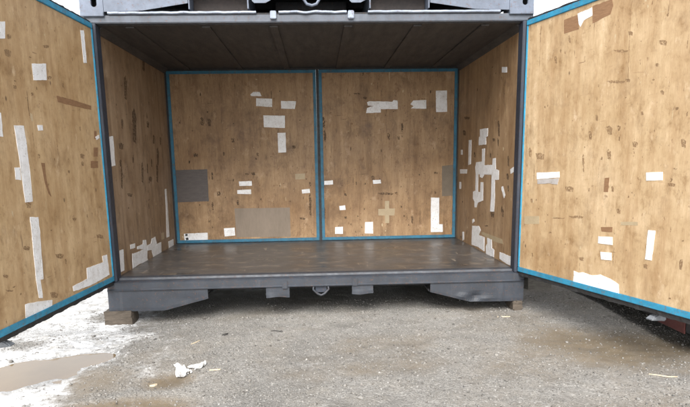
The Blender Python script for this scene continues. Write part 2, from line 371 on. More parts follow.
# loose stones: one mesh nobody could count
def mat_stone():
    t = NT('gravel_stone'); a = t.attr('tone').outputs['Fac']; v = t.map()
    c = t.ramp(a, (0, (.06, .06, .06)), (.12, (.135, .131, .125)), (.55, (.205, .2, .19)), (.9, (.25, .243, .231)), (.98, (.285, .277, .264)), (.9945, (.36, .35, .335)), (1, (.66, .66, .66)))
    c = t.mix(t.ramp(t.noise(v, 90, 3, .6), (.4, 0), (.7, .4)), c, (.19, .15, .105))
    return t.done(c, .9, spec=.25)
def stones(n):
    rng = np.random.RandomState(12)
    x = rng.uniform(-2.6, 3.1, n); y = -2.45+3.1*rng.rand(n)**1.0
    keep = (rng.rand(n) > .8*mud_mask(x, y)) & (puddle_mask(x, y) < .1) & (snow_mask(x, y) < rng.uniform(-.1, .5, n))
    keep &= ~((y > .15) & (np.abs(x) < 1.8) & (rng.rand(n) < .7))
    x = x[keep]; y = y[keep]; n = len(x)
    r = .0022+.0060*rng.rand(n)**3.2+.010*(rng.rand(n) > .985)*rng.rand(n)
    icy = rng.rand(n) < np.clip(.45+snow_mask(x, y)*1.0, 0, .6); r = np.where(icy, r*.75, r)
    ico = bmesh.new(); bmesh.ops.create_icosphere(ico, subdivisions=1, radius=1)
    bv_ = np.array([v.co[:] for v in ico.verts]); bf = np.array([[v.index for v in f.verts] for f in ico.faces]); ico.free()
    nv = len(bv_)
    V = bv_[None]*(1+.35*(rng.rand(n, nv, 1)-.5)*2)*(r[:, None, None]*(.7+.7*rng.rand(n, 1, 3)))
    V[..., 2] *= .65
    an = rng.rand(n)*6.283; c, s = np.cos(an)[:, None], np.sin(an)[:, None]
    V = np.stack([V[..., 0]*c-V[..., 1]*s, V[..., 0]*s+V[..., 1]*c, V[..., 2]], -1)
    V[..., 0] += x[:, None]; V[..., 1] += y[:, None]; V[..., 2] += (h_fn(x, y)+r*.25)[:, None]
    F = bf[None]+(np.arange(n)*nv)[:, None, None]
    me = bpy.data.meshes.new('gravel'); me.vertices.add(n*nv); me.vertices.foreach_set('co', V.ravel())
    F = F.reshape(-1, 3).astype(np.int32); me.loops.add(F.size); me.loops.foreach_set('vertex_index', F.ravel())
    me.polygons.add(len(F)); me.polygons.foreach_set('loop_start', np.arange(0, F.size, 3, dtype=np.int32)); me.update()
    at = me.attributes.new('tone', 'FLOAT', 'POINT'); at.data.foreach_set('value', np.repeat(np.where(icy, 1.0, rng.rand(n)*.995), nv).astype(np.float32))
    me.materials.append(mat_stone()); o = bpy.data.objects.new('gravel', me); COL.objects.link(o)
    tag(o, 'loose grey gravel scattered over the wet yard', 'gravel', kind='stuff')
stones(42000)

# ------------------------------------------------------------------ shared container base pieces
def skirt(name, x0, x1, bot, top, y, mat, parent, dents=(), nx=44, nz=7, th=.007, flange=True):
    """bent steel skirt plate: bot(x) lower edge, top upper edge, with dents pushed along y"""
    V = []; F = []
    for i in range(nx+1):
        x = x0+(x1-x0)*i/nx; zb = bot(x)
        for j in range(nz+1):
            z = zb+(top-zb)*j/nz
            d = sum(a*math.exp(-((x-cx)/sx_)**2-((z-cz)/sz_)**2) for cx, cz, sx_, sz_, a in dents)
            V.append((x, y+d, z))
    k = nz+1
    for i in range(nx):
        for j in range(nz): F.append((i*k+j, (i+1)*k+j, (i+1)*k+j+1, i*k+j+1))
    if flange:                                            # lower edge folded back
        b = len(V)
        for i in range(nx+1): V.append((V[i*k][0], y+.05, V[i*k][2]+.003))
        for i in range(nx): F.append((i*k, b+i, b+i+1, (i+1)*k))
    o = mk(name, V, F, mat, parent)
    s = o.modifiers.new('thickness', 'SOLIDIFY'); s.thickness = th; s.offset = 1
    return o
def lin(*pts):
    def f(x):
        for (a, b), (c, d) in zip(pts, pts[1:]):
            if x <= c: return b+(d-b)*(x-a)/(c-a)
        return pts[-1][1]
    return f

# ================================================================== the open storage container
box_root = empty('storage_container')
tag(box_root, 'open blue-grey steel container with plywood lining and both side doors swung wide', 'container')
XO, XI, YB, ZF, ZT, TOP = 1.86, 1.797, 2.356, .2824, 2.405, 2.455
# floor, ceiling, side walls, back
floor = box('floor_deck', -XI-.005, XI+.005, .145, YB+.02, .25, ZF-.012, 'paint_dark', box_root, .001)
for x0, x1 in ((-1.802, 1.802),): box('floor_sheet', x0, x1, .1455, YB+.02, ZF-.0115, ZF-random.uniform(0, .0015), 'floor', floor, .001)
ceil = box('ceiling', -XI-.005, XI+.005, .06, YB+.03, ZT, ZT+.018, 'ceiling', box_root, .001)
for i in range(6):
    x = -1.5+i*.6+random.uniform(-.03, .03); box('roof_seam', x-.035, x+.035, .09, YB-.02, ZT-.014, ZT-.0005, 'ceiling', ceil, .002)
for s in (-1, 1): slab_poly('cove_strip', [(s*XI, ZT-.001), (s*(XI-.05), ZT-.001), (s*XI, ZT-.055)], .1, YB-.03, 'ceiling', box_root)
def frame(name, loc, rz, parent=box_root): o = empty(name, loc, rz); o.parent = parent; return o

DEC = [
('L','w',[(1.371,2.117),(1.267,2.14),(1.288,2.037),(1.392,2.017)]),
('L','w',[(1.003,1.936),(0.814,1.966),(0.823,1.855),(1.003,1.831)]),
('L','w',[(0.214,2.309),(0.151,2.322),(0.148,2.076),(0.206,2.067)]),
('L','b',[(0.707,1.765),(0.492,1.761),(0.137,1.748),(0.145,1.713),(0.446,1.715),(0.696,1.721)]),
('L','w',[(1.474,1.59),(1.425,1.588),(1.433,1.447),(1.482,1.448)]),
('L','w',[(1.299,1.523),(1.189,1.526),(1.176,1.434),(1.176,1.237),(1.178,1.043),(1.27,1.042),(1.278,1.216),(1.286,1.366)]),
('L','w',[(1.346,1.264),(1.288,1.264),(1.288,1.184),(1.35,1.19)]),
('L','w',[(1.017,1.541),(0.949,1.545),(0.952,1.51),(1.011,1.505)]),
('L','w',[(1.235,0.946),(1.132,0.936),(1.137,0.782),(1.154,0.517),(1.193,0.519),(1.191,0.394),(1.234,0.404),(1.246,0.526),(1.237,0.795)]),
('L','w',[(0.189,0.523),(0.095,0.522),(0.087,0.424),(0.082,0.345),(0.263,0.334),(0.481,0.329),(0.747,0.343),(0.756,0.383),(0.506,0.393),(0.497,0.476),(0.184,0.471)]),
('L','w',[(1.407,0.403),(1.269,0.388),(1.071,0.353),(1.081,0.309),(1.234,0.305),(1.417,0.299)]),
('L','b',[(1.02,1.292),(0.967,1.291),(0.973,1.231),(0.967,1.163),(0.927,1.058),(0.964,1.08),(1.004,1.177)]),
('L','b',[(0.163,1.416),(0.081,1.418),(0.098,1.342),(0.179,1.341)]),
('L','b',[(0.243,1.307),(0.101,1.308),(0.113,1.25),(0.255,1.252)]),
('L','b',[(0.126,1.548),(0.077,1.551),(0.092,1.486),(0.14,1.484)]),
('L','w',[(0.117,1.501),(0.045,1.52),(0.04,1.496),(0.093,1.478)]),
('R','b',[(0.462,2.311),(0.626,2.314),(0.635,2.208),(0.47,2.209)]),
('R','b',[(0.767,2.338),(0.934,2.338),(0.956,2.337),(0.97,2.296),(0.949,2.241),(0.777,2.219)]),
('R','w',[(0.614,2.321),(0.761,2.33),(0.772,2.274),(0.71,2.264),(0.682,2.258),(0.652,2.221),(0.632,2.245)]),
('R','w',[(0.209,1.152),(0.497,1.163),(0.501,1.117),(0.212,1.098)]),
('R','g',[(0.222,1.095),(0.497,1.112),(0.48,1.062),(0.359,1.067),(0.225,1.058)]),
('R','w',[(1.363,1.164),(1.495,1.17),(1.5,1.117),(1.368,1.112)]),
('R','b',[(0.992,1.121),(1.038,1.127),(1.034,1.024),(0.99,1.023)]),
('R','w',[(0.967,0.697),(1.105,0.707),(1.111,0.651),(0.971,0.646)]),
('R','w',[(0.997,0.586),(1.106,0.593),(1.111,0.539),(1.009,0.531)]),
('R','w',[(1.417,0.788),(1.476,0.79),(1.464,0.592),(1.41,0.591)]),
('R','b',[(0.985,0.767),(1.099,0.778),(1.099,0.741),(0.995,0.735)]),
('R','t',[(0.061,0.775),(0.266,0.791),(0.271,0.725),(0.065,0.706)]),
('R','t',[(1.173,0.822),(1.325,0.835),(1.327,0.812),(1.175,0.798)]),
('R','w',[(0.727,0.398),(0.778,0.391),(0.818,0.403),(0.925,0.397),(1.012,0.418),(1.112,0.403),(1.192,0.378),(1.204,0.291),(0.986,0.282),(0.73,0.29)]),
('B','w',[(-0.784,2.098),(-0.747,2.13),(-0.666,2.129),(-0.647,2.079),(-0.773,2.084)]),
('B','w',[(-0.714,2.057),(-0.519,2.046),(-0.523,1.949),(-0.718,1.963)]),
('B','w',[(-0.411,2.021),(-0.227,2.013),(-0.234,1.972),(-0.245,1.922),(-0.414,1.93)]),
('B','w',[(-0.635,1.851),(-0.369,1.844),(-0.374,1.696),(-0.632,1.709)]),
('B','w',[(-0.467,1.638),(-0.367,1.64),(-0.369,1.4),(-0.467,1.398)]),
('B','w',[(-0.973,1.051),(-0.812,1.054),(-0.812,0.996),(-0.969,0.995)]),
('B','w',[(-0.999,0.944),(-0.826,0.95),(-0.826,0.891),(-0.998,0.897)]),
('B','w',[(-0.189,0.935),(-0.089,0.943),(-0.084,0.893),(-0.184,0.886)]),
('B','w',[(-1.191,0.466),(-1.053,0.472),(-1.052,0.371),(-1.184,0.361)]),
('B','w',[(-1.697,0.407),(-1.398,0.416),(-1.401,0.319),(-1.693,0.319)]),
('B','d',[(-1.752,1.204),(-1.356,1.209),(-1.36,0.812),(-1.754,0.804)]),
('B','tG',[(-1.044,0.716),(-0.345,0.712),(-0.348,0.34),(-1.038,0.349)]),
('B','t',[(-0.267,1.133),(-0.143,1.137),(-0.145,1.067),(-0.263,1.063)]),
('B','dm',[(-1.678,0.404),(-1.651,0.403),(-1.652,0.378),(-1.68,0.378)]),
('B','dm',[(-1.679,0.353),(-1.647,0.359),(-1.64,0.33),(-1.671,0.325)]),
('B','w',[(0.649,1.993),(0.674,2.004),(0.964,1.995),(0.979,2.015),(1.031,2.009),(1.032,1.906),(0.82,1.908),(0.82,1.867),(0.636,1.863),(0.649,1.925),(0.734,1.947),(0.658,1.954)]),
('B','w',[(1.188,1.963),(1.225,2.007),(1.387,2.011),(1.388,1.907),(1.194,1.912),(1.228,1.939)]),
('B','w',[(1.506,2.121),(1.644,2.122),(1.651,1.865),(1.512,1.864)]),
('B','w',[(0.099,1.039),(0.208,1.046),(0.21,0.994),(0.098,0.99)]),
('B','w',[(0.713,1.038),(0.813,1.042),(0.819,0.996),(0.719,0.991)]),
('B','w',[(0.283,0.72),(0.358,0.728),(0.364,0.671),(0.288,0.667)]),
('B','w',[(0.225,0.451),(0.326,0.455),(0.324,0.363),(0.223,0.365)]),
('B','w',[(0.611,0.509),(0.712,0.51),(0.714,0.358),(0.606,0.364)]),
('B','w',[(1.459,0.804),(1.567,0.802),(1.568,0.461),(1.616,0.46),(1.618,0.361),(1.461,0.361)]),
('B','t',[(0.868,0.774),(0.922,0.773),(0.922,0.676),(0.994,0.675),(0.988,0.587),(0.921,0.588),(0.921,0.49),(0.867,0.491),(0.868,0.589),(0.782,0.591),(0.783,0.673),(0.868,0.671)]),
('B','d2',[(1.596,1.201),(1.741,1.214),(1.751,0.823),(1.601,0.82)]),
('WL','w',[(0.195,1.518),(0.304,1.528),(0.3,1.269),(0.195,1.262)]),
('WL','w',[(1.985,0.986),(2.06,0.988),(2.051,0.855),(1.973,0.712)]),
('WL','w',[(2.001,0.91),(2.064,0.906),(2.043,0.413),(1.914,0.415)]),
('WL','w',[(1.985,0.361),(2.231,0.359),(2.227,0.265),(1.99,0.266)]),
('WL','w',[(0.529,0.519),(0.681,0.512),(0.677,0.468),(0.531,0.476)]),
('WL','w',[(0.215,0.509),(0.326,0.504),(0.301,0.31),(0.207,0.311)]),
('WL','w',[(0.573,0.425),(0.743,0.414),(0.959,0.414),(0.737,0.446),(0.744,0.472),(0.941,0.468),(0.952,0.508),(1.062,0.498),(1.08,0.413),(1.059,0.306),(1.082,0.269),(0.77,0.289),(0.549,0.282)]),
('WL','w',[(1.094,0.435),(1.229,0.433),(1.278,0.483),(1.422,0.487),(1.45,0.386),(1.472,0.401),(1.644,0.398),(1.628,0.272),(1.29,0.269),(1.245,0.363),(1.096,0.38)]),
('WL','t',[(1.691,0.495),(1.811,0.491),(1.8,0.417),(1.679,0.416)]),
('WR','w',[(1.333,1.596),(1.033,1.59),(1.032,1.508),(1.096,1.497),(1.089,1.426),(1.372,1.426),(1.364,1.514),(1.325,1.521)]),
('WR','w',[(1.804,1.497),(1.688,1.497),(1.69,1.221),(1.797,1.21)]),
('WR','w',[(1.235,1.385),(1.122,1.386),(1.127,1.212),(0.841,1.215),(0.834,1.278),(0.728,1.282),(0.716,1.171),(0.612,1.164),(0.615,1.071),(0.739,1.067),(0.721,0.891),(0.733,0.748),(0.87,0.741),(0.852,0.914),(0.852,1.114),(1.117,1.113),(1.19,1.076),(1.292,1.082),(1.294,1.11),(1.358,1.111),(1.357,0.921),(1.268,0.92),(1.255,1.028),(1.155,1.031),(1.143,0.836),(1.353,0.797),(1.397,0.743),(1.481,0.737),(1.487,0.804),(1.567,0.832),(1.565,0.911),(1.465,0.927),(1.465,1.113),(1.497,1.189),(1.461,1.243),(1.23,1.251)]),
('WR','w',[(0.521,1.007),(0.472,1.015),(0.391,0.932),(0.424,0.901),(0.457,0.925)]),
('WR','w',[(0.273,1.177),(0.103,1.215),(0.093,1.172),(0.257,1.134)]),
('WR','w',[(2.218,1.158),(1.857,1.161),(1.862,1.111),(2.204,1.105)]),
('WR','w',[(2.187,1.395),(2.097,1.393),(2.092,1.334),(2.182,1.336)]),
('WR','w',[(2.237,1.002),(2.145,1.005),(2.137,0.918),(2.229,0.914)]),
('WR','w',[(1.571,0.591),(1.494,0.607),(1.475,0.578),(1.558,0.547)]),
('WR','w',[(2.023,0.398),(1.945,0.407),(1.936,0.306),(2.014,0.286)]),
('WR','w',[(1.565,0.519),(1.281,0.546),(1.205,0.506),(1.271,0.444),(1.053,0.449),(1.045,0.296),(1.291,0.309),(1.571,0.297),(1.572,0.408)]),
('WR','w',[(0.949,0.455),(0.785,0.457),(0.769,0.37),(0.687,0.365),(0.692,0.287),(0.976,0.277),(0.991,0.355),(0.936,0.396)]),
('WR','w',[(0.504,0.37),(0.124,0.377),(0.126,0.296),(0.286,0.289),(0.497,0.303)]),
('WR','t',[(1.172,0.495),(0.443,0.505),(0.407,0.462),(0.695,0.449),(1.17,0.465)]),
('WR','w',[(0.621,2.133),(0.468,2.11),(0.463,2.06),(0.615,2.082)]),
('R','s',[(0.179,1.312),(0.239,1.317),(0.298,1.3),(0.29,1.26),(0.206,1.266)]),
('R','s',[(0.081,1.355),(0.102,1.363),(0.126,1.339),(0.125,1.279),(0.095,1.287)]),
('R','s',[(0.995,1.32),(1.015,1.327),(1.039,1.306),(1.039,1.254),(1.008,1.261)]),
('R','s',[(0.751,1.283),(0.759,1.298),(0.772,1.258),(0.778,1.158),(0.764,1.17)]),
('R','s',[(0.802,1.457),(0.818,1.462),(0.836,1.445),(0.836,1.406),(0.813,1.412)]),
('R','s',[(1.612,1.367),(1.63,1.372),(1.65,1.355),(1.65,1.316),(1.624,1.322)]),
('R','s',[(1.061,1.062),(1.073,1.067),(1.087,1.055),(1.087,1.027),(1.069,1.029)]),
('R','s',[(1.539,1.099),(1.568,1.102),(1.597,1.096),(1.593,1.079),(1.553,1.08)]),
('R','s',[(0.423,0.79),(0.509,0.798),(0.591,0.802),(0.575,0.794),(0.458,0.785)]),
('R','s',[(0.773,0.512),(0.801,0.519),(0.829,0.515),(0.826,0.493),(0.786,0.49)]),
('R','s',[(1.224,1.367),(1.249,1.37),(1.276,1.358),(1.273,1.331),(1.238,1.336)]),
('R','s',[(1.399,0.556),(1.416,0.563),(1.434,0.555),(1.433,0.527),(1.409,0.526)]),
('R','s',[(0.63,0.82),(0.718,0.829),(0.803,0.831),(0.788,0.817),(0.667,0.808)]),
('R','s',[(0.139,0.929),(0.153,0.934),(0.168,0.924),(0.167,0.896),(0.147,0.898)]),
('R','s',[(1.127,0.908),(1.145,0.913),(1.165,0.904),(1.164,0.879),(1.137,0.88)]),
('R','s',[(0.572,1.046),(0.622,1.053),(0.672,1.041),(0.665,1.009),(0.595,1.011)]),
('R','s',[(1.426,1.677),(1.441,1.678),(1.456,1.669),(1.455,1.65),(1.434,1.655)]),
('R','s',[(1.387,1.986),(1.417,1.984),(1.447,1.97),(1.443,1.947),(1.402,1.958)]),
('R','s',[(0.864,1.57),(0.875,1.574),(0.889,1.56),(0.889,1.527),(0.872,1.533)]),
('R','s',[(0.977,1.483),(1.006,1.488),(1.037,1.468),(1.036,1.423),(0.993,1.431)]),
('R','s',[(1.28,1.56),(1.291,1.562),(1.303,1.554),(1.303,1.536),(1.286,1.54)]),
('R','s',[(0.804,1.439),(0.82,1.443),(0.837,1.43),(0.836,1.398),(0.813,1.403)]),
('R','s',[(1.124,2.093),(1.143,2.092),(1.163,2.08),(1.162,2.059),(1.134,2.067)]),
('R','s',[(1.125,1.788),(1.148,1.787),(1.171,1.778),(1.168,1.764),(1.135,1.77)]),
('R','s',[(0.949,1.799),(1.039,1.79),(1.126,1.773),(1.11,1.763),(0.987,1.78)]),
('R','s',[(0.996,1.999),(1.068,1.988),(1.138,1.971),(1.125,1.961),(1.027,1.979)]),
('R','s',[(0.523,2.181),(0.536,2.185),(0.551,2.166),(0.552,2.126),(0.532,2.135)]),
('R','s',[(0.372,2.056),(0.386,2.06),(0.402,2.041),(0.402,2.0),(0.381,2.008)]),
('L','s',[(1.31,1.967),(1.271,1.979),(1.235,1.972),(1.25,1.937),(1.303,1.933)]),
('L','s',[(1.26,2.066),(1.236,2.075),(1.215,2.069),(1.225,2.043),(1.257,2.04)]),
('L','s',[(1.256,1.767),(1.235,1.772),(1.217,1.768),(1.225,1.75),(1.252,1.749)]),
('L','s',[(0.826,2.083),(0.784,2.093),(0.744,2.095),(0.755,2.078),(0.813,2.069)]),
('L','s',[(1.052,1.745),(1.036,1.749),(1.022,1.744),(1.028,1.728),(1.049,1.727)]),
('L','s',[(0.818,1.881),(0.783,1.889),(0.75,1.886),(0.761,1.866),(0.808,1.862)]),
('L','s',[(0.425,1.357),(0.382,1.361),(0.342,1.352),(0.356,1.326),(0.414,1.329)]),
('L','s',[(0.414,1.299),(0.389,1.303),(0.367,1.294),(0.377,1.27),(0.41,1.273)]),
('L','s',[(0.648,1.236),(0.631,1.239),(0.616,1.232),(0.623,1.216),(0.645,1.218)]),
('L','s',[(1.356,0.769),(1.316,0.766),(1.277,0.753),(1.289,0.737),(1.344,0.747)]),
('L','s',[(0.962,0.659),(0.901,0.653),(0.84,0.635),(0.858,0.613),(0.943,0.63)]),
('L','s',[(0.264,0.712),(0.198,0.707),(0.132,0.689),(0.151,0.666),(0.244,0.681)]),
('L','s',[(1.262,1.041),(1.231,1.044),(1.202,1.03),(1.214,1.002),(1.257,1.009)]),
('L','s',[(0.652,0.886),(0.619,0.885),(0.586,0.876),(0.596,0.862),(0.642,0.868)]),
('L','s',[(1.049,1.348),(1.035,1.352),(1.023,1.343),(1.03,1.321),(1.049,1.324)]),
('L','s',[(1.355,0.758),(1.316,0.754),(1.277,0.745),(1.287,0.736),(1.342,0.746)]),
('L','s',[(0.946,0.652),(0.904,0.648),(0.863,0.633),(0.875,0.615),(0.934,0.627)]),
('L','s',[(0.829,0.599),(0.816,0.602),(0.806,0.588),(0.815,0.561),(0.831,0.567)]),
('L','s',[(1.086,0.408),(1.031,0.401),(0.978,0.376),(0.995,0.349),(1.071,0.37)]),
('L','s',[(1.595,0.538),(1.554,0.53),(1.512,0.518),(1.522,0.513),(1.58,0.527)]),
('L','s',[(1.604,0.631),(1.577,0.627),(1.55,0.617),(1.558,0.605),(1.596,0.614)]),
('B','e',[(-1.407,1.831),(-1.385,1.842),(-1.366,1.812),(-1.375,1.739),(-1.404,1.749)]),
('B','e',[(-1.318,1.815),(-1.296,1.826),(-1.277,1.797),(-1.285,1.726),(-1.314,1.736)]),
('B','e',[(-1.041,1.584),(-1.021,1.59),(-1.002,1.572),(-1.008,1.527),(-1.036,1.533)]),
('B','e',[(-1.517,1.403),(-1.487,1.408),(-1.458,1.392),(-1.466,1.354),(-1.508,1.359)]),
('B','e',[(-0.296,1.48),(-0.273,1.484),(-0.25,1.472),(-0.255,1.444),(-0.287,1.448)]),
('B','e',[(-0.736,1.397),(-0.721,1.401),(-0.706,1.389),(-0.71,1.36),(-0.732,1.364)]),
('B','e',[(-0.097,0.859),(-0.081,0.891),(-0.068,0.806),(-0.076,0.594),(-0.098,0.621)]),
('B','e',[(-1.306,1.166),(-1.295,1.177),(-1.286,1.147),(-1.292,1.074),(-1.307,1.084)]),
('B','e',[(-1.325,0.789),(-1.313,0.8),(-1.304,0.77),(-1.31,0.696),(-1.325,0.706)]),
('B','e',[(-0.23,0.581),(-0.188,0.583),(-0.146,0.574),(-0.155,0.554),(-0.214,0.558)]),
('B','e',[(-0.891,1.15),(-0.868,1.152),(-0.845,1.145),(-0.851,1.128),(-0.883,1.131)]),
('B','e',[(-0.814,1.158),(-0.786,1.161),(-0.759,1.151),(-0.766,1.126),(-0.804,1.13)]),
('B','e',[(-1.518,1.402),(-1.495,1.405),(-1.473,1.395),(-1.479,1.371),(-1.51,1.374)]),
('B','e',[(-1.153,1.411),(-1.141,1.416),(-1.129,1.402),(-1.133,1.369),(-1.15,1.373)]),
('B','e',[(-1.255,0.927),(-1.232,0.932),(-1.21,0.917),(-1.216,0.88),(-1.249,0.885)]),
('B','e',[(-0.093,1.029),(-0.082,1.036),(-0.071,1.018),(-0.075,0.973),(-0.09,0.979)]),
('B','e',[(-1.383,0.573),(-1.371,0.576),(-1.359,0.567),(-1.363,0.544),(-1.38,0.548)]),
('B','e',[(0.089,1.814),(0.109,1.828),(0.128,1.788),(0.122,1.689),(0.094,1.702)]),
('B','e',[(0.103,1.65),(0.121,1.666),(0.136,1.623),(0.131,1.516),(0.107,1.529)]),
('B','e',[(0.902,1.61),(0.917,1.619),(0.933,1.594),(0.93,1.531),(0.908,1.539)]),
('B','e',[(1.072,1.727),(1.087,1.74),(1.103,1.705),(1.1,1.619),(1.078,1.63)]),
('B','e',[(1.026,1.578),(1.043,1.583),(1.06,1.568),(1.056,1.529),(1.032,1.534)]),
('B','e',[(0.598,2.058),(0.624,2.061),(0.65,2.051),(0.644,2.028),(0.608,2.031)]),
('B','e',[(0.477,2.103),(0.523,2.104),(0.568,2.099),(0.559,2.087),(0.495,2.09)]),
('B','e',[(0.045,0.827),(0.065,0.838),(0.085,0.807),(0.079,0.73),(0.051,0.74)]),
('B','e',[(0.067,0.702),(0.087,0.719),(0.107,0.673),(0.1,0.561),(0.072,0.575)]),
('B','e',[(0.694,1.09),(0.715,1.097),(0.735,1.078),(0.73,1.031),(0.702,1.037)]),
('B','e',[(0.348,0.877),(0.366,0.881),(0.383,0.87),(0.379,0.843),(0.355,0.846)]),
('B','e',[(0.774,0.879),(0.876,0.88),(0.979,0.869),(0.958,0.847),(0.815,0.853)]),
('B','e',[(1.207,0.57),(1.22,0.581),(1.232,0.55),(1.23,0.474),(1.212,0.484)]),
('B','e',[(0.344,0.587),(0.361,0.591),(0.378,0.58),(0.374,0.555),(0.35,0.559)]),
('B','e',[(1.49,1.126),(1.517,1.128),(1.544,1.12),(1.539,1.1),(1.501,1.104)]),
('B','e',[(1.499,0.878),(1.515,0.881),(1.531,0.872),(1.528,0.852),(1.506,0.855)]),
('B','e',[(0.359,0.334),(0.375,0.338),(0.39,0.326),(0.387,0.295),(0.364,0.299)]),
('WL','e',[(0.572,1.686),(0.606,1.698),(0.631,1.674),(0.607,1.606),(0.565,1.612)]),
('WL','e',[(0.431,1.316),(0.461,1.324),(0.484,1.304),(0.465,1.254),(0.428,1.26)]),
('WL','e',[(0.446,1.245),(0.48,1.268),(0.492,1.206),(0.446,1.052),(0.412,1.073)]),
('WL','e',[(1.11,1.28),(1.151,1.303),(1.17,1.24),(1.121,1.084),(1.077,1.105)]),
('WL','e',[(1.628,1.59),(1.668,1.603),(1.697,1.575),(1.669,1.502),(1.62,1.51)]),
('WL','e',[(1.751,1.444),(1.804,1.466),(1.835,1.409),(1.785,1.263),(1.725,1.281)]),
('WL','e',[(1.35,1.144),(1.412,1.148),(1.47,1.131),(1.446,1.091),(1.362,1.098)]),
('WL','e',[(1.311,1.279),(1.337,1.291),(1.351,1.26),(1.325,1.182),(1.297,1.192)]),
('WL','e',[(0.114,1.298),(0.147,1.3),(0.178,1.295),(0.168,1.281),(0.123,1.283)]),
('WL','e',[(0.124,1.239),(0.153,1.255),(0.167,1.211),(0.134,1.103),(0.103,1.118)]),
('WL','e',[(1.685,1.264),(1.733,1.287),(1.758,1.224),(1.707,1.069),(1.654,1.09)]),
('WL','e',[(0.443,1.467),(0.514,1.476),(0.581,1.461),(0.556,1.416),(0.458,1.42)]),
('WL','e',[(0.823,1.347),(0.847,1.354),(0.864,1.336),(0.848,1.29),(0.818,1.295)]),
('WL','e',[(1.417,1.725),(1.469,1.736),(1.514,1.719),(1.49,1.668),(1.422,1.67)]),
('WL','e',[(1.927,1.582),(1.956,1.594),(1.975,1.566),(1.95,1.493),(1.915,1.501)]),
('WL','e',[(0.579,1.004),(0.654,1.003),(0.728,0.99),(0.707,0.969),(0.602,0.977)]),
('WL','e',[(1.486,1.332),(1.512,1.342),(1.528,1.315),(1.505,1.247),(1.474,1.256)]),
('WL','e',[(0.929,1.788),(1.012,1.832),(1.06,1.736),(0.977,1.48),(0.883,1.508)]),
('WL','e',[(1.802,2.633),(1.862,2.675),(1.89,2.599),(1.821,2.382),(1.757,2.397)]),
('WL','e',[(2.96,2.76),(3.039,2.804),(3.086,2.733),(3.01,2.52),(2.92,2.531)]),
('WL','e',[(0.76,2.087),(0.81,2.118),(0.837,2.057),(0.784,1.888),(0.728,1.902)]),
('WL','e',[(4.08,2.739),(4.198,2.792),(4.277,2.712),(4.181,2.467),(4.041,2.477)]),
('WL','e',[(1.446,2.444),(1.506,2.479),(1.543,2.42),(1.486,2.248),(1.416,2.258)]),
('WR','e',[(0.706,1.631),(0.672,1.646),(0.633,1.599),(0.628,1.487),(0.678,1.503)]),
('WR','e',[(0.695,1.471),(0.674,1.479),(0.649,1.454),(0.647,1.393),(0.679,1.402)]),
('WR','e',[(0.365,1.292),(0.343,1.303),(0.317,1.274),(0.314,1.202),(0.347,1.211)]),
('WR','e',[(1.571,1.353),(1.538,1.36),(1.503,1.341),(1.505,1.296),(1.553,1.302)]),
('WR','e',[(0.943,1.334),(0.919,1.339),(0.894,1.325),(0.895,1.29),(0.93,1.295)]),
('WR','e',[(2.071,1.78),(1.929,1.773),(1.791,1.754),(1.816,1.735),(2.012,1.751)]),
('WR','e',[(0.868,1.478),(0.817,1.479),(0.767,1.468),(0.774,1.445),(0.845,1.45)]),
('WR','e',[(0.377,1.132),(0.34,1.139),(0.301,1.123),(0.304,1.079),(0.357,1.083)]),
('WR','e',[(0.331,1.024),(0.314,1.031),(0.295,1.014),(0.294,0.97),(0.318,0.975)]),
('WR','e',[(2.107,1.621),(2.034,1.624),(1.961,1.602),(1.971,1.556),(2.073,1.567)]),
('WR','e',[(0.864,0.749),(0.795,0.763),(0.726,0.746),(0.733,0.689),(0.829,0.688)]),
('WR','e',[(1.537,0.412),(1.503,0.42),(1.468,0.413),(1.472,0.386),(1.521,0.383)]),
('WR','e',[(1.065,0.575),(0.991,0.584),(0.919,0.588),(0.932,0.576),(1.034,0.567)]),
('WR','e',[(0.473,0.789),(0.449,0.8),(0.423,0.778),(0.421,0.718),(0.456,0.722)]),
]
NAMES = {'w': 'tape_strip', 'g': 'tape_strip', 'b': 'filler_patch', 't': 'tan_patch', 'tG': 'board_patch', 'd': 'board_patch', 'd2': 'board_patch', 'dm': 'print_mark', 's': 'scuff_mark', 'e': 'scuff_mark'}
def decals(parent, surf, s, test=lambda x: True, y0=0.0):
    for i, (sf, k, pts) in enumerate(DEC):
        if sf != surf: continue
        cx = sum(q[0] for q in pts)/len(pts)
        if not test(cx): continue
        h = .0009+.00012*i % .002 if k != 'dm' else .0045
        if k in ('t', 'tG', 'd', 'd2', 'b', 's', 'e'): h = .0006
        P = ragged(pts, (.0035 if k in ('s', 'e') else .0022) if len(pts) > 4 else .0013, .012 if k in ('s', 'e') else .03)
        lo, hi = (y0, y0+s*h)
        n = len(P); q = .0016 if k in ('w', 'g') else .0003
        V = [(x, y0-s*.0003, z) for x, z in P]+[(x, hi+s*q*random.random()**2, z) for x, z in P]
        mk(NAMES[k], V, [tuple(range(n)), tuple(range(n, 2*n))[::-1]]+[(i, n+i, n+(i+1) % n, (i+1) % n) for i in range(n)], k, parent)
